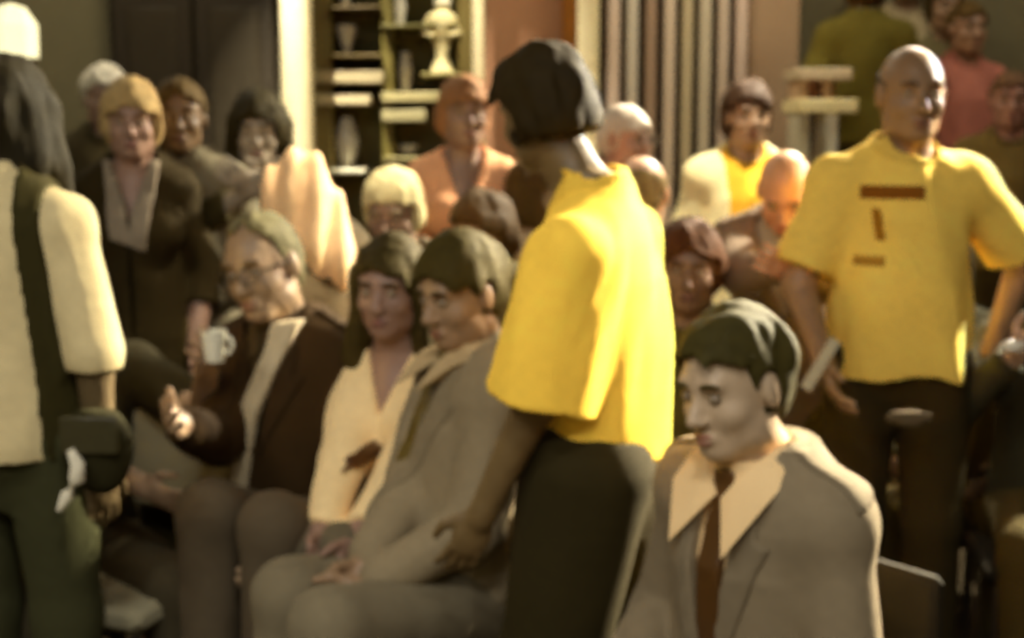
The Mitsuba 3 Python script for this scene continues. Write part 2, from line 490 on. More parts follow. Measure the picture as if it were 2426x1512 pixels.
            if kind in ('short', 'fringe'):
                d = smin(d, el(q, V(0, -0.060, -0.03), (0.062, 0.048, 0.06)), 0.02)
                d = smax(d, -(q[:, 2] + 0.075 + 0.5 * np.minimum(-q[:, 1] - 0.03, 0.0)), 0.01)
                d = smax(d, np.minimum(q[:, 1] - 0.022 - 0.3 * np.maximum(q[:, 2], -0.03), 0.03 - q[:, 2]), 0.008)
                for sd in (1, -1):
                    d = smax(d, -el(q, V(0.088 * sd, -0.004, -0.012), (0.024, 0.027, 0.038)), 0.006)
            if kind in ('cap', 'fluffy'):
                d = smin(d, el(q, V(0, -0.035, -0.03), (0.080 + g * 0.7, 0.075 + g * 0.5, 0.075)), 0.03)
                d = np.maximum(d, nape - q[:, 2] - 0.006 * nz)
            if ears:
                for sd in (1, -1):
                    d = smax(d, -el(q, V(0.092 * sd, 0.004, -0.014), (0.034, 0.034, 0.044)), 0.006)
            if kind == 'long':
                for sd in (1, -1):
                    d = smin(d, rc(q, V(0.074 * sd, 0.0, 0.02), V(0.098 * sd, 0.012, -0.185), 0.034, 0.036), 0.03)
                d = smin(d, el(q, V(0, -0.055, -0.09), (0.105, 0.05, 0.13)), 0.04)
            face = np.minimum(np.minimum(q[:, 1] - 0.030, ln - q[:, 2] - 5.0 * q[:, 0] ** 2 + (0.022 if kind == 'fringe' else 0)), (0.060 if kind == 'long' else 0.09) - np.abs(q[:, 0]))
            d = smax(d, face, 0.012)
            if extra is not None:
                d = extra(q, d)
            return (d - 0.010 * nz - 0.016 * lk * (kind != 'fringe')) * s0
        r = 0.19 * s0 if kind == 'long' else 0.15 * s0
        lo, hi = self.H - r, self.H + r
        if kind == 'long':
            lo = lo - V(0.05, 0.05, 0.08)
        self.emit('hair', f, color, 'strands', hh, lo, hi, grain=grain)
        return self

    def trousers(self, color, belt=None, top=-0.49, baggy=0.0):
        def f(P):
            q = self.tq(P)
            hips = np.maximum(self.torso(P, 0.014), (q[:, 2] - top) * self.S)
            return smin(hips, self.legs(P, 0.020 + baggy), 0.035) + self.folds(P, 0.004)
        self.emit('trousers', f, color)
        for hip, kn, an in self.leg:
            def g(P, an=an):
                a = V(an[0], an[1], 0.06)
                d = smin(rc(P, a - self.f0 * 0.045, a + self.f0 * 0.09 - V(0, 0, 0.012), 0.042, 0.036), rc(P, a + self.f0 * 0.09 - V(0, 0, 0.012), a + self.f0 * 0.165 - V(0, 0, 0.024), 0.040, 0.030), 0.02)
                return np.maximum(d, np.maximum(-P[:, 2] + 0.004, P[:, 2] - 0.098))
            self.emit('shoe', g, (30, 24, 16), 'satin', 0.009, V(an[0], an[1], 0) - V(0.25, 0.25, 0), V(an[0], an[1], 0.12) + V(0.25, 0.25, 0))
        if belt:
            f = lambda P: np.maximum(np.maximum(self.torso(P, 0.022), -self.torso(P, 0.004)), np.abs(self.tq(P)[:, 2] - top + 0.02) * self.S - 0.018)
            self.emit('belt', f, belt, 'satin')
        return self

    def shirt(self, color, name='shirt', sleeve=0.72, grow=0.016, drape=0.0, hem=-0.56, neckr=0.072, vee=0.0, flare=0.018, amp=0.007, arm_grow=0.012, label=None, hemline=0.0, hole=(0.018, 0.030)):
        def f(P):
            q = self.tq(P)
            fd = np.minimum(self.folds(P, amp), grow - 0.006)
            tor = np.maximum(self.torso(P, grow, drape), (hem + hemline * np.sin(q[:, 0] * 14 + 1) - q[:, 2]) * self.S)
            slv = self.arms(P, arm_grow + 0.004, t1=sleeve, flare=flare if sleeve < 1.2 else 0.0)
            for i in (0, 1):                                    # the sleeve ends square
                sh, eb, hd = self.arm[i]
                a, b = (sh, eb) if sleeve <= 1 else (eb, hd)
                e = sleeve if sleeve <= 1 else sleeve - 1
                ax = unit(b - a); end = a + (b - a) * e
                far = (P - end) @ ax
                near = np.linalg.norm(P - end, axis=1) < 0.16
                slv = np.where(near & (far > 0), np.maximum(slv, far), slv) if sleeve < 2 else slv
            eh = el(q, V(0, *hole), (neckr, neckr + 0.006, 0.07)) * self.S
            tor = smax(tor, -eh, 0.008)
            if vee:
                w = np.interp(q[:, 2], [-vee, 0.02], [0.0, 0.075])
                tor = smax(tor, np.minimum(w - np.abs(q[:, 0]), q[:, 1] - 0.0) * self.S, 0.006)
            return smin(tor, slv, 0.03) + fd
        self.F = f
        self.emit(name, f, color, label=label)
        self.over(name, lambda q: np.minimum(0.012 - np.abs(np.sqrt((q[:, 0] / 0.98) ** 2 + (q[:, 1] - hole[0]) ** 2 + (q[:, 2] - hole[1]) ** 2) - neckr - 0.010), 0.2) if not vee else np.full(len(q), -1.0), 0.003, tuple(np.array(color) * 0.92), 'collar_band') if not vee else None
        return self

    def over(self, holder, region, lift, color, name, bsdf='cloth', base=None, h=None, label=None):
        """A thin piece that lies on a garment where region (torso coordinates, positive inside) says so."""
        F = base or self.F
        def f(P):
            d = F(P)
            return np.maximum(np.maximum(d - lift, -d - 0.010), -region(self.tq(P)) * self.S)
        k = free(f'{self.root}__{holder}__{name}') if holder else part(self.root, name)
        c = self.N
        self.emit(k, f, color, bsdf, h or min(self.h, 0.006), self.tp(0, 0, -0.3) - 0.42 * self.S, self.tp(0, 0, -0.3) + 0.42 * self.S, label=label)
        return self

    def jacket(self, color, vee=0.42, tie=None, shirtc=None, lapel=None, grow=0.034, hem=-0.66, open_w=0.075, name='jacket', collar=True, amp=0.006, gap=0.0):
        if shirtc is not None:
            self.shirt(shirtc, sleeve=1.93, grow=0.012, hem=-0.5, neckr=0.060, amp=0.003, arm_grow=0.004)
            ff = self.F
            # collar of the shirt: a band with two points
            def cl(P):
                q = self.tq(P)
                n = self.neckf(P, 0.014)
                d = np.maximum(np.maximum(n, -self.neckf(P, 0.006)), np.maximum(q[:, 2] - 0.045 - 0.25 * -q[:, 1] * 1, -0.01 - q[:, 2]) * self.S)
                pts = smax(ff(P) - 0.010, -np.minimum(np.minimum(np.abs(q[:, 0]) - 0.012 + 0.0, 0.075 - np.abs(q[:, 0])), np.minimum(q[:, 1] - 0.01, q[:, 2] + 0.085 - 0.7 * (0.075 - np.abs(q[:, 0])) * 0.9)) * self.S, 0.003)
                pts = np.maximum(pts, q[:, 2] * self.S - 0.03)
                return np.minimum(d, np.maximum(pts, -ff(P) - 0.008))
            self.emit(free(f'{self.root}__shirt__collar'), cl, shirtc, 'cloth', min(self.h, 0.006), self.N - 0.2, self.N + 0.2)
            if tie is not None:
                self.over(None, lambda q: np.minimum(np.minimum(np.interp(q[:, 2], [-0.42, -0.09, -0.05, -0.03, 0.0], [0.040, 0.024, 0.017, 0.024, 0.026]) - np.abs(q[:, 0]), q[:, 1]), np.minimum(q[:, 2] + 0.46, 0.012 - q[:, 2])), 0.012, tie, 'tie', 'satin')
        vw = lambda c: np.interp(c, [-vee - 0.3, -vee, -0.02, 0.03], [gap * 1.6 - 0.001, gap, open_w, open_w + 0.02])

        def f(P):
            q = self.tq(P)
            tor = np.maximum(self.torso(P, grow, 0.012), (hem - q[:, 2]) * self.S)
            slv = self.arms(P, 0.020, t1=1.86)
            d = smax(tor, -el(q, V(0, 0.03, 0.035), (0.076, 0.095, 0.055)) * self.S, 0.006)
            d = smax(d, np.minimum(vw(q[:, 2]) - np.abs(q[:, 0]), q[:, 1] - 0.0) * self.S, 0.006)
            return smin(d, slv, 0.025) + self.folds(P, amp)
        self.F = f
        self.emit(name, f, color)
        if lapel is not False:
            lc = lapel or tuple(np.array(color) * 0.93)
            for s in (1, -1):
                self.over(name, lambda q, s=s: np.minimum(np.minimum(s * q[:, 0] - vw(q[:, 2]) - 0.002, vw(q[:, 2]) + np.interp(q[:, 2], [-vee, -0.14, -0.10, -0.095, 0.0], [0.0, 0.062, 0.075, 0.05, 0.03]) - s * q[:, 0]), np.minimum(q[:, 1], np.minimum(q[:, 2] + vee, -0.02 - q[:, 2]))), 0.006, lc, 'lapel')
            self.over(name, lambda q: np.minimum(np.minimum(q[:, 2] + 0.035 + 0.25 * q[:, 1], 0.05 - q[:, 2]), 0.012 - q[:, 1]), 0.007, lc, 'collar')
        return self

    def collar_flaps(self, color, k=1.0):
        """The two points of an open shirt collar that lie over the jacket."""
        for s in (1, -1):
            pts = [(0.008, 0.104, -0.030), (0.034, 0.088, 0.004), (0.066, 0.034, 0.044), (0.074, -0.02, 0.056), (0.106, 0.0, 0.024), (0.100, 0.062, 0.016), (0.108, 0.104, -0.022), (0.062, 0.168, -0.104)]
            pts = np.array([self.tp(a * s * (0.8 + 0.2 * k), b, c * k) for a, b, c in pts])
            cen = self.tp(0, 0.01, -0.03)
            out = np.array([unit(q - cen) for q in pts]) * 0.004
            m = trimesh.convex.convex_hull(np.vstack([pts + out, pts - out]))
            top = self.tp(0.04 * s, 0.05, 0.03)
            put(part(self.root + '__shirt', 'collar_flap'), m, color, 'cloth', 50)
        return self


# ------------------------------------------------------------------ the room
X0, X1, Y0, Y1 = -4.2, 4.4, -2.2, 7.4


def struct(key, mesh, color, label=None, bsdf='paint', **k):
    put(key, mesh, color, bsdf, **k)
    labels[key] = {'kind': 'structure', **({'label': label} if label else {})}
    USED.setdefault(key, 0)


def slab(lo, hi, n=24):
    m = box(lo, hi, 0.003)
    return m


struct('floor', box((X0, Y0, -0.1), (X1, Y1, 0.0), 0.002), (44, 35, 19), 'dark brown carpeted floor under the crowd', 'cloth')
struct('ceiling', box((X0, Y0, CEIL), (X1, Y1, CEIL + 0.1), 0.002), (150, 128, 92), 'tan ceiling above the crowd')
struct('wall_back', box((X0, Y1, 0), (X1, Y1 + 0.1, CEIL), 0.002), (106, 98, 70), 'olive grey wall behind the standing people')
struct('wall_left', box((X0 - 0.1, Y0, 0), (X0, Y1, CEIL), 0.002), (96, 84, 56))
struct('wall_right', box((X1, Y0, 0), (X1 + 0.1, Y1, CEIL), 0.002), (120, 98, 66))
struct('wall_front', box((X0, Y0 - 0.1, 0), (X1, Y0, CEIL), 0.002), (150, 140, 114))  # unseen wall behind the camera, kept pale to bounce light onto the faces

# wall panels, in pixels of the picture, at the distance of the wall
def px_x(px, y):
    return at(px, 300, y)[0]


def px_z(py, y):
    return at(1213, py, y)[2]


def upright(px0, px1, y, depth, z0=0.0, z1=CEIL, bevel=0.006):
    return box((px_x(px0, y), y, z0), (px_x(px1, y), y + depth, z1), bevel)


# dark double door at the left
k = 'door_1'
struct(k, upright(268, 662, 7.25, 0.12, 0.0, 3.3), (34, 26, 9), 'dark brown double door left of the pale column')
for i, (a, b) in enumerate(((276, 460), (468, 654))):
    put(part(k, 'leaf'), upright(a, b, 7.20, 0.06, 0.03, 3.2, 0.01), (38, 29, 11))
    for z0, z1 in ((0.2, 1.0), (1.15, 2.15), (2.25, 3.05)):
        put(part(k + '__leaf' + ('' if i == 0 else '_001'), 'panel'), upright(a + 34, b - 34, 7.185, 0.03, z0, z1, 0.012), (42, 33, 13))
put(part(k, 'handle'), tube([(px_x(452, 7.15), 7.18, 1.0), (px_x(452, 7.15), 7.12, 1.02), (px_x(452, 7.15), 7.12, 1.28), (px_x(452, 7.15), 7.18, 1.3)], 0.012), (120, 104, 60), 'gloss')
struct('baseboard_back', box((X0, Y1 - 0.02, 0), (X1, Y1, 0.14)), (40, 30, 16))


def column(px0, px1, y, label, color=(226, 208, 160), z0=0.0):
    t = thing('column', label, 'column')
    xc, r = (px_x(px0, y) + px_x(px1, y)) / 2, (px_x(px1, y) - px_x(px0, y)) / 2
    m = lathe([(0, z0 + .25), (r, z0 + .25), (r, CEIL - .18), (0, CEIL - .18)], 36); m.apply_translation((xc, y, 0)); put(part(t, 'shaft'), m, color, 'satin', 40)
    m = lathe([(0, z0), (r * 1.5, z0), (r * 1.5, z0 + .12), (r * 1.25, z0 + .2), (r * 1.05, z0 + .25), (0, z0 + .25)], 36); m.apply_translation((xc, y, 0)); put(part(t, 'base'), m, color, 'satin', 40)
    m = lathe([(0, CEIL - .18), (r * 1.05, CEIL - .18), (r * 1.4, CEIL - .08), (r * 1.5, CEIL), (0, CEIL)], 36); m.apply_translation((xc, y, 0)); put(part(t, 'capital'), m, color, 'satin', 40)
    return xc


COLS = [column(668, 744, 6.75, 'round cream column between the dark double door and the display cabinet'),
        column(1120, 1148, 6.75, 'thin cream post at the right end of the display cabinet'),
        column(1366, 1418, 6.75, 'brightly lit cream column just left of the striped slat screen')]
for i, (xc, p) in enumerate(zip(COLS, (42.0, 12.0, 30.0))):  # lamps out of view, placed to brighten the upper columns
    t = thing('column_downlight', ('unseen recessed downlight lighting the cream column beside the dark door', 'unseen recessed downlight lighting the thin cream post', 'unseen recessed downlight lighting the column beside the slat screen')[i], 'light')
    m = lathe([(0.05, CEIL - 0.03), (0.085, CEIL - 0.03), (0.085, CEIL), (0.05, CEIL), (0.05, CEIL - 0.03)], 20); m.apply_translation((xc - 0.10, 6.32, 0)); put(part(t, 'trim'), m, (60, 52, 40))
    scene[t + '__lens'] = {'type': 'disk', 'to_world': T().translate([xc - 0.10, 6.32, CEIL - 0.012]) @ T().rotate([1, 0, 0], 180) @ T().scale([0.05, 0.05, 1]),
                           'bsdf': {'type': 'ref', 'id': 'black_paint'}}
    scene['spot_' + str(i)] = {'type': 'spot', 'to_world': T().look_at(origin=[xc - 0.10, 6.32, CEIL - 0.03], target=[xc, 6.72, 2.0], up=[0, 1, 0.01]), 'intensity': {'type': 'rgb', 'value': (WARM * V(1, 1.04, 1.2) * p).tolist()}, 'cutoff_angle': 20.0, 'beam_width': 9.0}

# display cabinet with shelves and white vases
cab = thing('display_cabinet', 'tall olive brown display cabinet with shelves of white ornaments behind the standing woman in salmon', 'cabinet')
CY = 6.95
put(part(cab, 'back_panel'), upright(744, 1122, CY + 0.36, 0.03, 0.0, 3.2), (96, 88, 36))
put(part(cab, 'side_panel'), upright(744, 786, CY, 0.38, 0.0, 3.2), (84, 72, 30))
put(part(cab, 'side_panel'), upright(1086, 1120, CY, 0.38, 0.0, 3.2), (86, 72, 26))
put(part(cab, 'divider'), upright(906, 932, CY + 0.02, 0.34, 0.0, 3.2), (84, 74, 26))
put(part(cab, 'cornice'), upright(738, 1126, CY - 0.03, 0.42, 3.2, 3.3, 0.02), (122, 104, 48))


def shelf(px0, px1, py0, py1, color=(134, 120, 86)):
    put(part(cab, 'shelf'), box((px_x(px0, CY), CY - 0.03, px_z(py1, CY)), (px_x(px1, CY), CY + 0.36, px_z(py0, CY))), color)
    return px_z(py0, CY)


zA = shelf(744, 910, 168, 198); zB = shelf(750, 880, 224, 250, (150, 136, 100)); zC = shelf(905, 1050, 218, 242, (140, 128, 84)); zD = shelf(905, 1010, 260, 288, (130, 120, 82))
zE = shelf(770, 864, 400, 412, (200, 192, 158)); zF = shelf(905, 1085, 372, 382, (90, 80, 36)); zG = shelf(905, 1086, 58, 66, (84, 76, 30)); zH = shelf(786, 906, 128, 136, (70, 56, 20)); zI = shelf(786, 906, 14, 22, (64, 50, 18))
put(part(cab, 'shelf'), box((px_x(786, CY), CY, 0.5), (px_x(1086, CY), CY + 0.36, 0.53)), (84, 74, 26))


def vase(px, w, py0, py1, y, prof, label, color=(236, 228, 204), name='vase'):
    t = thing(name, label, 'vase', None)
    z0, z1 = px_z(py1, y), px_z(py0, y); r = w / 2 * y / FOC
    m = lathe([(0, z0)] + [(r * a, z0 + (z1 - z0) * b) for a, b in prof] + [(r * prof[-1][0] * 0.8, z1), (r * prof[-1][0] * 0.75, z1 - 0.02), (0, z1 - 0.025)], 24)
    m.apply_translation((at(px, 300, y)[0], y, 0))
    put(part(t, 'bowl'), m, color, 'gloss', 50)
    f = lathe([(0, z0 - 0.001), (r * prof[0][0] * 1.15, z0), (r * prof[0][0] * 1.15, z0 + 0.008), (0, z0 + 0.01)], 24); f.apply_translation((at(px, 300, y)[0], y, 0))
    put(part(t, 'foot'), f, color, 'gloss', 30)
    return t


CUPP = [(0.30, 0), (0.38, 0.15), (0.72, 0.5), (0.98, 0.8), (1.0, 1.0)]
TALL = [(0.6, 0), (0.75, 0.2), (1.0, 0.55), (0.7, 0.82), (0.62, 1.0)]
EGG = [(0.42, 0), (0.8, 0.25), (1.0, 0.5), (0.78, 0.78), (0.4, 1.0)]
vase(825, 48, 60, 128, CY + .14, CUPP, 'white footed cup in the upper left compartment of the display cabinet')
vase(822, 44, -40, 14, CY + .14, CUPP, 'white cup on the top left cabinet shelf, cut by the upper picture edge')
vase(948, 36, -20, 58, CY + .14, TALL, 'tall narrow white vase in the upper middle of the display cabinet')
vase(962, 36, 124, 218, CY + .14, TALL, 'slender white vase standing on the middle shelf of the display cabinet')
vase(822, 58, 278, 400, CY + .14, EGG, 'egg-shaped white vase in the lower left compartment of the display cabinet')
vase(966, 46, 344, 372, CY + .14, CUPP, 'small low white bowl on the lower middle shelf of the display cabinet')
# bright figure lamp at the right of the cabinet
t = thing('statuette', 'cream statuette with a round head in the right part of the display cabinet', 'statuette')
YS = CY - 0.06
zs = shelf(1000, 1090, 172, 182, (120, 108, 56))
prof = lathe([(0, zs), (0.055, zs), (0.05, zs + 0.03), (0.03, zs + 0.08), (0.05, zs + 0.16), (0.078, zs + 0.24), (0.07, zs + 0.28), (0.03, zs + 0.30), (0, zs + 0.30)], 24); prof.apply_translation((at(1046, 300, YS)[0], YS + 0.1, 0))
put(part(t, 'torso'), prof, (224, 208, 150), 'gloss', 50)
hd = trimesh.creation.icosphere(3, 0.042); hd.apply_scale((1, 1, 1.15)); hd.apply_translation((at(1048, 300, YS)[0], YS + 0.1, zs + 0.335)); put(part(t, 'head'), hd, (206, 196, 160), 'gloss', True)
for s in (-1, 1):
    put(part(t, 'arm'), tube([(at(1046, 300, YS)[0] + s * 0.068, YS + 0.1, zs + 0.255), (at(1046, 300, YS)[0] + s * 0.085, YS + 0.06, zs + 0.19), (at(1046, 300, YS)[0] + s * 0.03, YS + 0.03, zs + 0.17)], 0.016), (224, 208, 150), 'gloss', True)

struct('trim_1', upright(1148, 1366, 7.30, 0.09), (178, 130, 94), 'reddish brown wall panel above the man in the yellow T-shirt')
struct('trim_2', upright(1332, 1366, 7.24, 0.06), (176, 112, 36), 'orange wooden strip beside the bright column')
struct('trim_3', upright(1424, 1768, 7.30, 0.09), (64, 46, 16), 'dark backing of the slat screen')
struct('trim_4', upright(1768, 1888, 7.05, 0.3), (172, 142, 110), 'plain tan pillar right of the slat screen')

scr = thing('slat_screen', 'screen of vertical cream slats with dark gaps behind the crowd', 'screen')
for i, (px, w) in enumerate(((1453, 27), (1497, 26), (1541, 25), (1585, 26), (1627, 24), (1669, 26), (1712, 24), (1754, 26))):
    put(part(scr, 'slat'), upright(px - w / 2, px + w / 2, 7.0, 0.10, 0.05, CEIL - 0.02, 0.008), ((214, 190, 167), (196, 184, 163), (150, 124, 101), (206, 184, 158), (190, 172, 135), (206, 190, 161), (208, 186, 163), (220, 194, 174))[i], 'satin')
put(part(scr, 'rail'), upright(1430, 1764, 7.02, 0.12, 0.0, 0.06), (70, 52, 24))
put(part(scr, 'rail'), upright(1430, 1764, 7.02, 0.12, CEIL - 0.03, CEIL), (70, 52, 24))

# lamp shade at the left edge
t = thing('wall_lantern', 'glowing cream lantern with a faceted shade at the upper left edge', 'lamp')
LY = 5.2
lx, lz0, lz1 = at(30, 100, LY)[0], at(30, 138, LY)[2], at(30, 8, LY)[2]
lr = 0.094
m = trimesh.creation.revolve(np.array([(0.0, lz0), (lr, lz0), (lr * 1.02, lz0 + (lz1 - lz0) * 0.6), (lr * 0.55, lz0 + (lz1 - lz0) * 0.93), (0.0, lz1)]), sections=8); m.apply_translation((lx, LY, 0))
put(part(t, 'shade'), m, (235, 225, 180), 'paint', False, emitter={'type': 'area', 'radiance': {'type': 'rgb', 'value': [0.34, 0.31, 0.18]}})
put(part(t, 'frame'), tube([(lx - lr * 1.05, LY - 0.03, lz0 - 0.012), (lx + lr * 1.05, LY - 0.03, lz0 - 0.012)], 0.012), (60, 46, 20))
put(part(t, 'post'), tube([(lx, LY, 0.02), (lx, LY, lz0 - 0.01)], 0.018), (50, 40, 22))
m = lathe([(0, 0), (0.16, 0), (0.16, 0.02), (0.02, 0.05), (0, 0.05)], 24); m.apply_translation((lx, LY, 0)); put(part(t, 'base'), m, (50, 40, 22))

# unseen ceiling lamps: front row lights the people, rear row the back wall
for i, (x, y) in enumerate(UNSEEN_FRONT_LAMPS + UNSEEN_REAR_LAMPS):
    t = thing('ceiling_lamp', 'unseen round ceiling lamp ' + ('over the camera side of the room' if i < len(UNSEEN_FRONT_LAMPS) else 'near the rear wall'), 'lamp', 'unseen front ceiling lamps' if i < len(UNSEEN_FRONT_LAMPS) else 'unseen rear ceiling lamps')
    m = lathe([(0.20, CEIL - 0.07), (0.215, CEIL - 0.07), (0.215, CEIL), (0.20, CEIL), (0.20, CEIL - 0.07)], 24); m.apply_translation((x, y, 0)); put(part(t, 'rim'), m, (90, 78, 56))
    scene[part(t, 'diffuser')] = {'type': 'disk', 'to_world': T().translate([x, y, CEIL - 0.05]) @ T().rotate([1, 0, 0], 180) @ T().scale([0.2, 0.2, 1]),
                                  'emitter': {'type': 'area', 'radiance': {'type': 'rgb', 'value': (FILL * LAMP_POWER if i < len(UNSEEN_FRONT_LAMPS) else WARM * REAR_POWER).tolist()}}, 'bsdf': {'type': 'ref', 'id': 'black_paint'}}
for nm, pos, aim, size, power in (('right', KEY_POS, KEY_AIM, KEY_SIZE, KEY_POWER), ('rear', BACK_POS, BACK_AIM, BACK_SIZE, BACK_POWER)):  # both lights are out of view
    t = thing('stage_light', {'right': 'unseen square stage light out of view at the right, lighting the foreground people', 'rear': 'unseen square stage light out of view, lighting the people at the rear'}[nm], 'light')
    p, a = V(*pos), V(*aim); d = unit(a - p)
    m = box((-size / 2 - .03, -size / 2 - .03, -0.2), (size / 2 + .03, size / 2 + .03, -0.012), 0.02)
    s2, sl = size / 2 + 0.004, {'right': 0.72, 'rear': 0.34}[nm]
    xx = unit(np.cross(V(0, 0, 1), d))
    for lo, hi in (((-s2 - .02, -s2 - .02, -.01), (-s2, s2 + .02, sl)), ((s2, -s2 - .02, -.01), (s2 + .02, s2 + .02, sl)), ((-s2, -s2 - .02, -.01), (s2, -s2, sl)), ((-s2, s2, -.01), (s2, s2 + .02, sl))):
        put(part(t, 'hood_plate'), moved(box(lo, hi, 0.003), np.stack([xx, np.cross(d, xx), d], 1), p), (14, 13, 12))  # unseen hood, shaped to keep the beam off people beside its target
    m = moved(m, np.stack([xx, np.cross(d, xx), d], 1), p); put(part(t, 'housing'), m, (26, 24, 22))
    put(part(t, 'bracket'), tube([p - d * 0.12, V(p[0] - d[0] * .12, p[1] - d[1] * .12, CEIL)], 0.02), (26, 24, 22))
    emit(part(t, 'lens'), (WARM * power).tolist(), pos, aim, size, size)

# two unseen recessed spots, placed to light the white jacket and the peach scarf
for nm, src, aim, cut, power in (('over the person in the white jacket', (1.25, 4.75, CEIL - 0.03), (0.95, 5.6, 1.35), 17.0, 13.0), ('over the group in front of the display cabinet', (0.25, 4.05, CEIL - 0.03), (-0.54, 4.08, 1.35), 13.0, 13.0)):
    t = thing('recessed_spot', 'unseen recessed ceiling spot ' + nm, 'light')
    m = lathe([(0.05, CEIL - 0.03), (0.085, CEIL - 0.03), (0.085, CEIL), (0.05, CEIL), (0.05, CEIL - 0.03)], 20); m.apply_translation((src[0], src[1], 0)); put(part(t, 'trim'), m, (60, 52, 40))
    scene[free('spot_beam')] = {'type': 'spot', 'to_world': T().look_at(origin=list(src), target=list(aim), up=[0, 1, 0.01]), 'intensity': {'type': 'rgb', 'value': (WARM * power).tolist()}, 'cutoff_angle': cut, 'beam_width': cut * 0.4}

# raised step with the far crowd, and the white stand on it
RY, RZ = 6.45, 0.46
struct('trim_5', box((px_x(1960, RY), RY, 0), (X1, 7.4, RZ)), (36, 28, 15), 'raised step at the back right', 'cloth')


def chair(pos, yaw, label, color=(34, 28, 16), seat=0.45, back=0.88, group='dark chairs under the seated people'):
    t = thing('chair', label, 'chair', group)
    R = rotz(yaw)
    q = lambda m: moved(m, R, V(pos[0], pos[1], 0))
    put(part(t, 'seat'), q(box((-0.22, -0.22, seat - 0.06), (0.22, 0.21, seat), 0.02)), color, 'cloth')
    put(part(t, 'backrest'), q(box((-0.21, 0.21, seat + 0.12), (0.21, 0.25, back), 0.02)), color, 'cloth')
    for sx in (-1, 1):
        put(part(t, 'leg'), q(tube([(0.19 * sx, -0.19, 0.0), (0.19 * sx, -0.19, seat - 0.05)], 0.013)), (40, 34, 24), 'satin')
        put(part(t, 'leg'), q(tube([(0.19 * sx, 0.25, 0.0), (0.19 * sx, 0.225, seat), (0.19 * sx, 0.235, back - 0.05)], 0.013)), (40, 34, 24), 'satin')
    return t


def seat_for(P, label, yaw=None):
    p = P.pel
    a = math.degrees(math.atan2(P.f0[0], -P.f0[1])) if yaw is None else yaw
    chair((p[0] - P.f0[0] * 0.0, p[1] - P.f0[1] * 0.0), a, label, seat=max(0.3, p[2] - 0.125), back=max(0.3, p[2] - 0.125) + 0.42)


# ------------------------------------------------------------------ the people, front to back
DARK = (56, 46, 16)
# man in the beige suit at the lower right
p = Person(at(1738, 912, 2.42), -52, 'seated man in beige suit and dark tie at the lower right, looking down left', look=-52, tilt=(12, -4), lean=(0.10, 0.02), sit=True, h=0.0075, skin=(176, 150, 120), S=0.97, wide=0.86, head_h=1.02)
p.body().face((70, 58, 26)).hair((60, 52, 19), 'short', top=0.020, line=0.080)
p.jacket((124, 109, 85), vee=0.44, tie=(78, 48, 14), shirtc=(226, 192, 140), hem=-0.56, gap=0.016, open_w=0.058).trousers((120, 102, 78))
p.collar_flaps((226, 192, 140), 1.1)
seat_for(p, 'dark chair under the man in the beige suit at the lower right')

# man in the yellow T-shirt seen from behind
p = Person(at(1286, 262, 2.86), -108, 'standing man in a bright yellow T-shirt seen from behind in the middle', look=-146, tilt=(12, 8), lean=(0.02, 0.0), h=0.0075, skin=(104, 82, 48), wide=1.0, depth=1.02, shrug=-0.03, S=0.98, poke=0.055, neck=0.185, stride=(0.05, -0.04),
           hands=(at(1140, 1225, 2.66), at(1420, 1180, 3.05)), elbows=((0.2, -1.0, -0.3), None))
p.body().hair((42, 31, 8), 'cap', top=0.020, ears=True, nape=-0.06)
p.shirt((252, 204, 76), 'tee_shirt', sleeve=1.0, grow=0.014, drape=0.012, hem=-0.525, flare=0.036, arm_grow=0.030, amp=0.020, neckr=0.076, hemline=0.006, hole=(0.026, 0.028)).trousers((44, 36, 12), baggy=0.034)

# man with the strap at the left edge
p = Person(at(22, 275, 3.1), 168, 'man in a cream shirt with dark shoulder strap at the left edge, from behind', look=178, lean=(0.05, 0), h=0.0085, skin=(88, 72, 46), hands=(None, at(240, 1105, 3.0)), elbows=(None, (-0.9, -0.6, -0.3)), wide=0.75)
p.body().hair((32, 26, 9), 'long', top=0.016)
p.shirt((206, 186, 138), 'shirt', sleeve=1.12, drape=0.02, hem=-0.58, flare=0.008, arm_grow=0.003, amp=0.010)
p.over(None, lambda q: np.minimum(0.025 - np.abs(q[:, 0] + np.interp(q[:, 2], [-0.6, 0.0], [0.172, 0.096])), np.minimum(-q[:, 1] + 0.03, q[:, 2] + 0.58)), 0.009, (48, 42, 14), 'strap', 'cloth')
p.trousers((58, 57, 33))
MAN = p

# bald man in the yellow printed T-shirt
p = Person(at(2160, 222, 3.7), -6, 'standing bald man in a yellow T-shirt with a dark printed bar at the right', look=2, tilt=(4, 0), h=0.0075, skin=(140, 110, 80), wide=0.88, S=1.02, head_h=1.04,
           hands=(at(2350, 830, 3.85), at(1955, 868, 3.55)), elbows=((1.0, -0.3, -0.1), (-0.6, -0.5, -0.2)))
p.body().face((60, 44, 28)).hair((66, 54, 36), 'fringe')
p.shirt((254, 212, 98), 'tee_shirt', sleeve=0.84, grow=0.024, drape=0.016, hem=-0.565, flare=0.022, arm_grow=0.018, amp=0.015, neckr=0.072, hemline=0.006)
p.over('tee_shirt', lambda q: np.minimum(np.minimum(0.080 - np.abs(q[:, 0] + 0.044), 0.019 - np.abs(q[:, 2] + 0.092)), q[:, 1]), 0.0025, (122, 72, 16), 'printed_bar')
p.over('tee_shirt', lambda q: np.minimum(np.minimum(0.012 - np.abs(q[:, 0] + 0.078 + 0.15 * (q[:, 2] + 0.172)), 0.042 - np.abs(q[:, 2] + 0.172)), q[:, 1]), 0.0025, (150, 100, 20), 'printed_mark')
p.over('tee_shirt', lambda q: np.minimum(np.minimum(0.038 - np.abs(q[:, 0] + 0.098), 0.013 - np.abs(q[:, 2] + 0.265)), q[:, 1]), 0.0025, (176, 128, 44), 'printed_mark')
p.trousers((42, 34, 11), belt=(26, 22, 14))
BALD = p

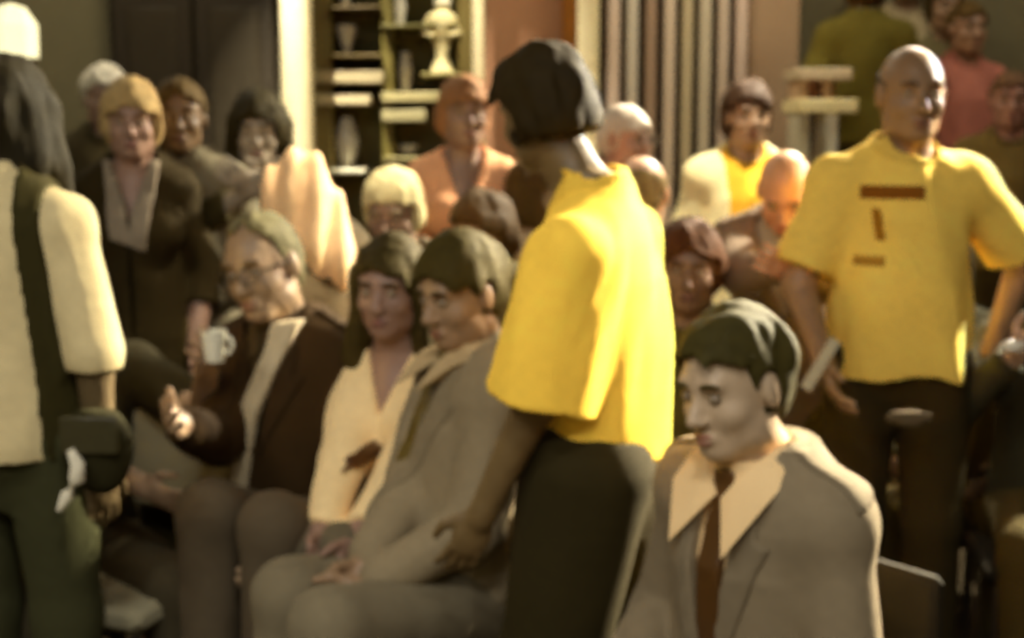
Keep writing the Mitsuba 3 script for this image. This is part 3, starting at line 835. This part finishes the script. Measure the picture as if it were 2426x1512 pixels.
# beige suit beside the woman in cream
p = Person(at(1092, 692, 3.15), -66, 'seated man in a grey beige suit and dark tie, hands joined in his lap', look=-48, tilt=(14, 0), lean=(-0.12, -0.02), sit=True, h=0.0075, skin=(148, 118, 88), S=1.01, wide=0.88,
           hands=(at(868, 1392, 2.87), at(832, 1400, 2.89)), elbows=(None, (0.3, -1.0, -0.4)), knees=(at(700, 1500, 2.65), at(590, 1420, 2.85)))
p.body().face((52, 42, 16)).hair((60, 50, 15), 'short', top=0.020, line=0.062)
p.jacket((138, 122, 94), vee=0.44, tie=(84, 68, 18), shirtc=(176, 152, 112), hem=-0.52).trousers((120, 108, 84))
p.collar_flaps((176, 152, 112), 0.8)
seat_for(p, 'dark chair under the man with joined hands')

# woman in the cream blouse
p = Person(at(925, 682, 3.40), -22, 'seated woman with long dark hair in a cream blouse with a dark brooch', look=-16, tilt=(6, 0), lean=(0.06, 0.0), sit=True, h=0.0075, skin=(142, 110, 92), woman=True, S=0.95, head_h=0.98, wide=0.68, elbows=((0.3, -0.8, -0.8), (-0.1, -0.9, -0.7)),
           hands=(at(830, 1300, 3.05), at(760, 1290, 3.08)), knees=(at(680, 1330, 2.9), at(600, 1290, 3.0)))
p.body().face((54, 44, 20)).hair((54, 44, 14), 'long', top=0.012, line=0.058)
p.shirt((246, 214, 156), 'blouse', sleeve=1.9, grow=0.016, drape=0.02, hem=-0.56, vee=0.17, amp=0.006)
p.over('blouse', lambda q: 0.017 - np.sqrt((q[:, 0] + 0.0) ** 2 + (q[:, 2] + 0.235) ** 2) + 0.006 * np.sin(5 * np.arctan2(q[:, 2] + 0.235, q[:, 0])) - 1.0 * (q[:, 1] < 0), 0.014, (74, 40, 8), 'brooch', 'satin', h=0.004)
p.trousers((96, 86, 66))
seat_for(p, 'dark chair under the woman in the cream blouse')

# man in the dark suit with the pale scarf
p = Person(at(624, 632, 3.52), -26, 'seated balding man with glasses in a dark suit and a long pale scarf', look=-24, tilt=(10, -10), lean=(0.05, -0.05), sit=True, h=0.0075, skin=(146, 120, 92), S=1.03, head_h=1.1, wide=0.74,
           hands=(at(690, 1290, 3.22), at(430, 1008, 3.14)), elbows=(None, (-0.3, -0.8, -0.9)), knees=(at(620, 1240, 3.05), at(430, 1190, 3.05)))
p.body().face((84, 66, 40)).hair((98, 90, 62), 'short', top=0.009, line=0.104)
p.jacket((50, 34, 12), vee=0.30, shirtc=(60, 48, 26), hem=-0.54, open_w=0.06)
p.over(None, lambda q: np.minimum(0.027 - np.abs(q[:, 0] - np.interp(q[:, 2], [-0.40, -0.2, -0.02, 0.05], [-0.075, -0.02, 0.055, 0.075])), np.minimum(q[:, 2] + 0.37, np.minimum(0.035 - q[:, 2], q[:, 1] + 0.04))), 0.012, (196, 178, 144), 'scarf', label='long pale scarf', base=lambda P, p=p: p.torso(P, 0.042, 0.012))
p.trousers((84, 72, 54))
g = free(p.root + '__glasses')
fr = []
for s in (1, -1):
    fr.append(tube([p.hp(0.034 * s + 0.024 * math.cos(a), 0.110, 0.002 + 0.018 * math.sin(a)) for a in np.linspace(0, 2 * math.pi, 15)], 0.0025, 6))
    fr.append(tube([p.hp(0.058 * s, 0.108, 0.008), p.hp(0.082 * s, 0.05, 0.010), p.hp(0.084 * s, -0.01, 0.005)], 0.0022, 6))
fr.append(tube([p.hp(0.011, 0.112, 0.006), p.hp(0, 0.116, 0.009), p.hp(-0.011, 0.112, 0.006)], 0.0025, 6))
put(g, trimesh.util.concatenate(fr), (44, 32, 16), 'gloss', True)
seat_for(p, 'dark chair under the man with the pale scarf')

# blonde woman in the dark coat
p = Person(at(312, 288, 4.35), 6, 'standing woman with short blonde hair in a dark coat and grey scarf at the left', look=12, tilt=(4, 0), h=0.0085, skin=(156, 122, 102), woman=True, S=0.95, wide=0.66)
p.body().face((104, 80, 46)).hair((176, 148, 98), 'fluffy', top=0.012, line=0.05)
p.shirt((45, 35, 11), 'coat', sleeve=1.45, grow=0.03, drape=0.03, hem=-0.72, vee=0.16)
p.over(None, lambda q: np.minimum(np.minimum(0.030 - np.abs(np.abs(q[:, 0]) - np.interp(q[:, 2], [-0.26, 0.02], [0.022, 0.06])), q[:, 1] + 0.02), np.minimum(q[:, 2] + 0.24 + 0.4 * q[:, 0], 0.03 - q[:, 2])), 0.012, (140, 126, 106), 'scarf', label='grey scarf')
p.trousers(DARK)

# sitter behind the man with the strap
p = Person(at(140, 690, 3.6), 30, 'seated person holding a white cup, mostly hidden behind the man with the shoulder strap', look=20, sit=True, h=0.0085, skin=(158, 130, 104), hands=(at(488, 880, 3.38), at(380, 1180, 3.3)), elbows=((0.4, -0.6, -0.8), None))
p.body().hair((60, 48, 20), 'short'); p.shirt((40, 34, 14), 'shirt', sleeve=1.05, grow=0.02); p.trousers((70, 62, 44))
seat_for(p, 'dark chair behind the man with the shoulder strap')
CUPH = p

# grey coat behind her
p = Person(at(425, 278, 4.62), -5, 'standing person in a grey coat half hidden behind the blonde woman', look=10, h=0.0115, skin=(98, 76, 52), S=1.0, wide=0.82, hands=(at(480, 715, 4.45), None))
p.body().face().hair((70, 54, 24), 'short'); p.shirt((112, 103, 82), 'coat', sleeve=1.9, grow=0.035, drape=0.04, hem=-0.75, arm_grow=0.02); p.trousers(DARK)

# white-haired head behind
p = Person(at(250, 232, 5.6), 10, 'standing white-haired person almost hidden behind the blonde woman', look=14, h=0.010, skin=(136, 108, 92), S=1.0)
p.body().hair((190, 182, 164), 'short', top=0.02, line=0.05); p.shirt((60, 52, 30), 'coat', sleeve=1.9, grow=0.03); p.trousers(DARK)

# woman with long dark hair
p = Person(at(613, 312, 4.8), 4, 'woman with long dark hair around her pale face, left of the cream column', look=4, tilt=(4, 0), h=0.010, skin=(152, 138, 118), woman=True, S=0.98, wide=0.78,
           hands=(at(612, 448, 4.45), at(590, 452, 4.45)), elbows=((1, 0, -0.7), (-1, 0, -0.7)))
p.body().face((50, 40, 20)).hair((44, 36, 9), 'long', top=0.024, line=0.052)
p.shirt((56, 48, 20), 'coat', sleeve=1.75, grow=0.02, drape=0.03, hem=-0.7); p.trousers(DARK)

# peach head scarf
p = Person(at(708, 492, 3.86), -120, 'seated person with a draped peach head scarf, below the cream column', look=-125, tilt=(14, 0), sit=True, h=0.0085, skin=(150, 112, 84), S=0.98)
def scarf(P, p=p):
    q = p.hq(P)
    d = el(q, V(0, -0.01, 0.035), (0.093, 0.112, 0.108))
    d = smin(d, el(q, V(0, -0.03, 0.11), (0.05, 0.06, 0.045)), 0.04)
    d = smin(d, rc(q, V(0, -0.03, -0.02), V(0.0, -0.05, -0.16), 0.092, 0.105), 0.05)
    d = d - 0.011 * np.sin(q[:, 0] * 55 + q[:, 1] * 62 + q[:, 2] * 18) * np.clip(0.6 + n3(q * 14, 4), 0, 1)
    d = smax(d, np.minimum(np.minimum(q[:, 1] - 0.060, 0.050 - np.abs(q[:, 0])), np.minimum(0.045 - q[:, 2], q[:, 2] + 0.13)), 0.015)
    return d * p.hs
p.body()
p.emit('head_scarf', scarf, (252, 206, 152), 'cloth', 0.006, p.H - 0.3, p.H + 0.26)
p.shirt((70, 56, 34), 'shirt', sleeve=1.9); p.trousers(DARK)
seat_for(p, 'dark chair under the person in the peach head scarf')

# white-haired person behind the woman in cream
p = Person(at(930, 500, 4.38), -14, 'seated person with bright white hair behind the woman in the cream blouse', look=-10, tilt=(16, 0), sit=True, h=0.010, skin=(138, 112, 94), wide=0.85)
p.body().face((150, 140, 110)).hair((204, 188, 138), 'cap', top=0.016, line=0.048); p.jacket((108, 96, 76), shirtc=(150, 130, 100)); p.trousers(DARK)
seat_for(p, 'dark chair under the white-haired person')

# dark hair from behind, left of the woman in cream
p = Person(at(806, 634, 4.0), 172, 'dark-haired person in a beige top seen from behind, left of the cream blouse', look=175, sit=True, h=0.010, skin=(128, 102, 74), wide=0.78)
p.body().hair((52, 40, 12), 'cap', top=0.018); p.shirt((150, 132, 102), 'shirt', sleeve=1.9, grow=0.02); p.trousers(DARK)
seat_for(p, 'dark chair behind the woman in the cream blouse')

# dark hair behind the beige suit
p = Person(at(1142, 558, 4.3), -20, 'seated person with thick dark hair right behind the man with joined hands', look=-30, tilt=(12, 0), sit=True, h=0.010, skin=(110, 86, 56))
p.body().hair((58, 40, 12), 'cap', top=0.018); p.shirt((84, 74, 44), 'coat', sleeve=1.9, grow=0.03); p.trousers(DARK)
seat_for(p, 'dark chair under the person with thick dark hair')
# white shirt next to it
p = Person(at(1262, 470, 4.7), 165, 'person in a white shirt mostly hidden behind the yellow T-shirt in the middle', look=170, sit=True, h=0.010, skin=(130, 104, 70))
p.body().hair((70, 52, 24), 'cap'); p.shirt((226, 204, 170), 'shirt', sleeve=1.9, grow=0.02); p.trousers(DARK)
seat_for(p, 'dark chair under the person in the white shirt')

# salmon blouse
p = Person(at(1100, 268, 4.75), 8, 'standing woman in a salmon V-necked blouse in front of the display cabinet', look=14, tilt=(2, 0), h=0.010, skin=(140, 112, 94), woman=True, S=0.96, wide=0.70)
p.body().face((84, 58, 34)).hair((140, 100, 66), 'cap', top=0.012, line=0.05); p.shirt((250, 184, 134), 'blouse', sleeve=1.6, vee=0.22, grow=0.02, drape=0.02); p.trousers(DARK)

# seated face with brown hair right of the yellow T-shirt
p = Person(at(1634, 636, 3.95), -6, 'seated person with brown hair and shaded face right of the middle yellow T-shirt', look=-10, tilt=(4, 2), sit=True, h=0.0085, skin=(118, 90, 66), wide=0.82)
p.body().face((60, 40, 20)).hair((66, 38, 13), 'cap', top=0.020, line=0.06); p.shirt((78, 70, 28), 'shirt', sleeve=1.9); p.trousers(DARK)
seat_for(p, 'dark chair under the person with the shaded face')

# bald head lit from the right
p = Person(at(1522, 458, 4.4), 160, 'seated bald person seen from behind, in front of the slat screen', look=165, tilt=(10, 0), sit=True, h=0.010, skin=(232, 182, 144), S=0.98, wide=0.72)
p.body().hair((130, 110, 70), 'fringe'); p.shirt((98, 96, 64), 'shirt', sleeve=1.9); p.trousers(DARK)
seat_for(p, 'dark chair under the bald person seen from behind')
# white hair and glasses
p = Person(at(1482, 328, 5.3), 50, 'standing white-haired person with dark glasses in front of the slat screen', look=52, tilt=(4, 0), h=0.0115, skin=(168, 128, 108), S=0.96)
p.body().face((160, 150, 130)).hair((204, 190, 172), 'short', top=0.016, line=0.046); p.shirt((150, 110, 84), 'shirt', sleeve=1.5); p.trousers(DARK)
g = free(p.root + '__glasses')
put(g, trimesh.util.concatenate([tube([p.hp(0.034 * s + 0.023 * math.cos(a), 0.112, 0.002 + 0.018 * math.sin(a)) for a in np.linspace(0, 2 * math.pi, 15)], 0.005, 6) for s in (1, -1)]), (40, 30, 12), 'gloss', True)

# white jacket and yellow shirt at the back
p = Person(at(1772, 276, 5.6), 2, 'person in white jacket over a yellow shirt with badge, before the slat screen', look=6, h=0.0115, skin=(138, 110, 86), S=1.02, wide=0.82)
p.body().face((50, 30, 14)).hair((40, 24, 10), 'cap', top=0.020, line=0.066, ears=True)
p.shirt((236, 182, 56), 'shirt', sleeve=0.8, hem=-0.54, flare=0, arm_grow=0.0); F1 = p.F
p.jacket((250, 236, 180), vee=0.62, hem=-0.60, open_w=0.085, gap=0.065, lapel=False)
p.over(None, lambda q: np.minimum(np.minimum(0.042 - np.abs(q[:, 0] - 0.0), 0.03 - np.abs(q[:, 2] + 0.26)), q[:, 1]), 0.008, (196, 134, 46), 'badge', 'satin', base=F1)
p.trousers((90, 80, 60))

# bald man who bends forward
p = Person(at(1862, 452, 4.15), -12, 'bald man in grey brown jacket bending forward beside the bald man in yellow', look=-14, tilt=(38, 0), lean=(0.45, 0), h=0.0085, skin=(218, 156, 108), hands=(at(1880, 640, 3.8), at(1850, 632, 3.8)), elbows=((1, -.3, -1), (-1, -.3, -1)), S=1.0, wide=0.82)
p.body().face((120, 84, 56)); p.jacket((122, 102, 82), shirtc=(176, 160, 130), vee=0.25); p.trousers(DARK)

# dark sitter at the right edge
p = Person(at(2540, 640, 3.9), -8, 'person in dark clothes cut by the right edge, holding white paper', sit=True, h=0.0115, skin=(170, 140, 120), hands=(None, at(2412, 838, 3.6)))
p.body().hair((50, 40, 16), 'cap'); p.shirt((44, 42, 26), 'coat', sleeve=1.9, grow=0.03); p.trousers(DARK)
seat_for(p, 'dark chair at the right edge')

# added dark sitter that darkens the gap behind the bald man in yellow
p = Person(at(2235, 640, 4.5), -10, 'added seated person in dark clothes, darkening the gap behind the bald man in yellow', sit=True, h=0.0115, skin=(120, 94, 68))
p.body().hair((50, 40, 16), 'cap'); p.shirt((40, 36, 16), 'coat', sleeve=1.9, grow=0.03); p.trousers(DARK)
seat_for(p, 'added dark chair behind the bald man in yellow')

# far crowd on the step
FARP = [
    (2052, -30, 6.66, 170, (84, 74, 24), (62, 40, 14), 'person in an olive green shirt standing on the raised step', 'cap', (84, 66, 40)),
    (2150, -52, 7.12, -20, (152, 136, 104), (60, 48, 18), 'person in pale grey shirt standing on the raised step above the bald man', 'short', (120, 92, 64)),
    (2292, 70, 6.66, 12, (172, 106, 90), (72, 54, 24), 'person in a rose pink shirt standing on the raised step', 'short', (140, 104, 78)),
    (2395, 240, 6.1, -15, (98, 82, 42), (90, 66, 46), 'person with a reddish face and olive top behind the bald man, right edge', 'short', (150, 106, 88)),
    (2236, 20, 7.05, 10, (100, 90, 60), (52, 40, 14), 'person in a grey green shirt at the back of the raised step', 'cap', (130, 98, 70)),
]
for px, py, y, yaw, col, hc, lab, kind, sk in FARP:
    p = Person(at(px, py, y), yaw, lab, h=0.011, skin=sk, wide=0.84)
    p.body().hair(hc, kind)
    if abs(yaw) < 100:
        p.face()
    p.shirt(col, 'shirt', sleeve=0.9, grow=0.022, drape=0.02, flare=0.03)
    p.trousers(DARK)

# white two-tier stand with an ornament
st = thing('display_stand', 'white two-tier display stand between the slat screen and the bald man in yellow', 'stand')
SY = 6.2
sx0, sx1 = px_x(1886, SY), px_x(2028, SY)
put(part(st, 'top_board'), box((sx0, SY, px_z(190, SY)), (px_x(2016, SY), SY + 0.3, px_z(160, SY))), (176, 156, 124))
put(part(st, 'lower_board'), box((sx0, SY - 0.03, px_z(268, SY)), (sx1, SY + 0.33, px_z(234, SY))), (216, 198, 146))
put(part(st, 'back_panel'), box((sx0 + 0.02, SY + 0.27, px_z(236, SY)), (sx1 - 0.03, SY + 0.29, px_z(188, SY))), (120, 88, 36))
for a in (1896, 1950):
    put(part(st, 'upright'), box((px_x(a, SY), SY + 0.02, px_z(236, SY)), (px_x(a + 20, SY), SY + 0.27, px_z(188, SY))), (176, 144, 108))
for a, col in ((1892, (176, 166, 140)), (1958, (244, 238, 216))):  # right leg paler: the highlight under the lower board is put into its colour
    put(part(st, 'leg'), box((px_x(a, SY), SY + 0.0, 0), (px_x(a + 28, SY), SY + 0.25, px_z(266, SY))), col)
t = thing('ornament', 'small brown ornament on the white display stand', 'ornament')
m = lathe([(0, 0), (0.02, 0), (0.012, 0.02), (0.022, 0.05), (0.012, 0.085), (0, 0.09)], 16); m.apply_translation((px_x(1932, SY), SY + 0.08, px_z(234, SY))); put(part(t, 'figure'), m, (136, 84, 36), 'gloss', 50)

# ------------------------------------------------------------------ small things
t = thing('cup', 'white cup held in front of the blonde woman', 'cup')
c = CUPH.arm[0][2] + unit(CUPH.arm[0][2] - CUPH.arm[0][1]) * 0.085 + V(0.025, -0.03, -0.01)
m = lathe([(0, 0), (0.021, 0), (0.024, 0.008), (0.032, 0.075), (0.030, 0.075), (0.022, 0.010), (0, 0.008)], 28); m.apply_translation(c); put(part(t, 'bowl'), m, (226, 222, 200), 'gloss', 40)
m = tube([c + V(0.027 + 0.017 * math.sin(a), 0, 0.040 - 0.021 * math.cos(a)) for a in np.linspace(0.1, 3.0, 9)], 0.005); put(part(t, 'handle'), m, (226, 222, 200), 'gloss', True)

t = thing('leaflet', 'folded white leaflet in the hand of the bald man in yellow', 'leaflet')
a, b = at(1978, 806, 3.5), at(1906, 922, 3.46)
ax = unit(b - a); side = unit(np.cross(ax, V(0, 1, 0))); th = np.cross(ax, side)
R = np.stack([side, th, ax], 1)
for s in (0, 1):
    m = box((-0.014, 0.002 + 0.004 * s, 0), (0.014, 0.004 + 0.004 * s, np.linalg.norm(b - a)), 0.0005); put(part(t, 'sheet'), moved(m, R, a), (206, 192, 158), 'paint')

t = thing('waist_pouch', 'small grey pouch on the waist of the bald man in yellow', 'pouch')
c = at(2150, 990, 3.5)
m = surface(lambda P: el(P, c, (0.055, 0.03, 0.022)) - 0.004 * (n3(P * 40, 2) - 0.5), c - 0.08, c + 0.08, 0.005); put(part(t, 'bag'), m, (96, 86, 66), 'cloth', True)
put(part(t, 'flap'), box(c + V(-0.05, -0.034, 0.0), c + V(0.05, -0.028, 0.02)), (86, 76, 58), 'cloth')

t = thing('shoulder_bag', 'dark bag hanging at the hip of the man with the shoulder strap', 'bag')
c = at(232, 1062, 2.93)
m = surface(lambda P: smax(el(P, c, (0.075, 0.05, 0.10)), P[:, 2] - c[2] - 0.085, 0.01) + 0.006 * (n3(P * 22, 2) - 0.5), c - 0.13, c + 0.13, 0.006); put(part(t, 'body'), m, (40, 36, 14), 'cloth', True)
put(part(t, 'flap'), box(c + V(-0.06, -0.062, 0.0), c + V(0.06, -0.05, 0.08), 0.01), (48, 43, 18), 'satin')

t = thing('towel', 'twisted white cloth hanging beside the dark bag at the left', 'towel')
pts = [at(166, 1066, 2.86), at(184, 1100, 2.86), at(182, 1136, 2.86), at(160, 1172, 2.86), at(140, 1210, 2.86)]
m = tube(pts, [0.008, 0.015, 0.017, 0.014, 0.006], 10); put(part(t, 'fabric'), m, (226, 216, 190), 'cloth', True)

t = thing('paper', 'crumpled white paper in the hand of the person at the right edge', 'paper')
c = at(2398, 820, 3.52)
m = trimesh.creation.icosphere(3, 1.0); vv = np.array(m.vertices); vv = vv * (0.75 + 0.5 * n3(vv * 2.3 + 5, 3))[:, None] * V(0.03, 0.02, 0.016) + c; m.vertices = vv; put(part(t, 'sheet'), m, (232, 222, 200), 'paint', 20)

chair(at(275, 1390, 3.45)[:2], -20, 'empty grey upholstered chair behind the man with the shoulder strap', (160, 150, 120), group=None)
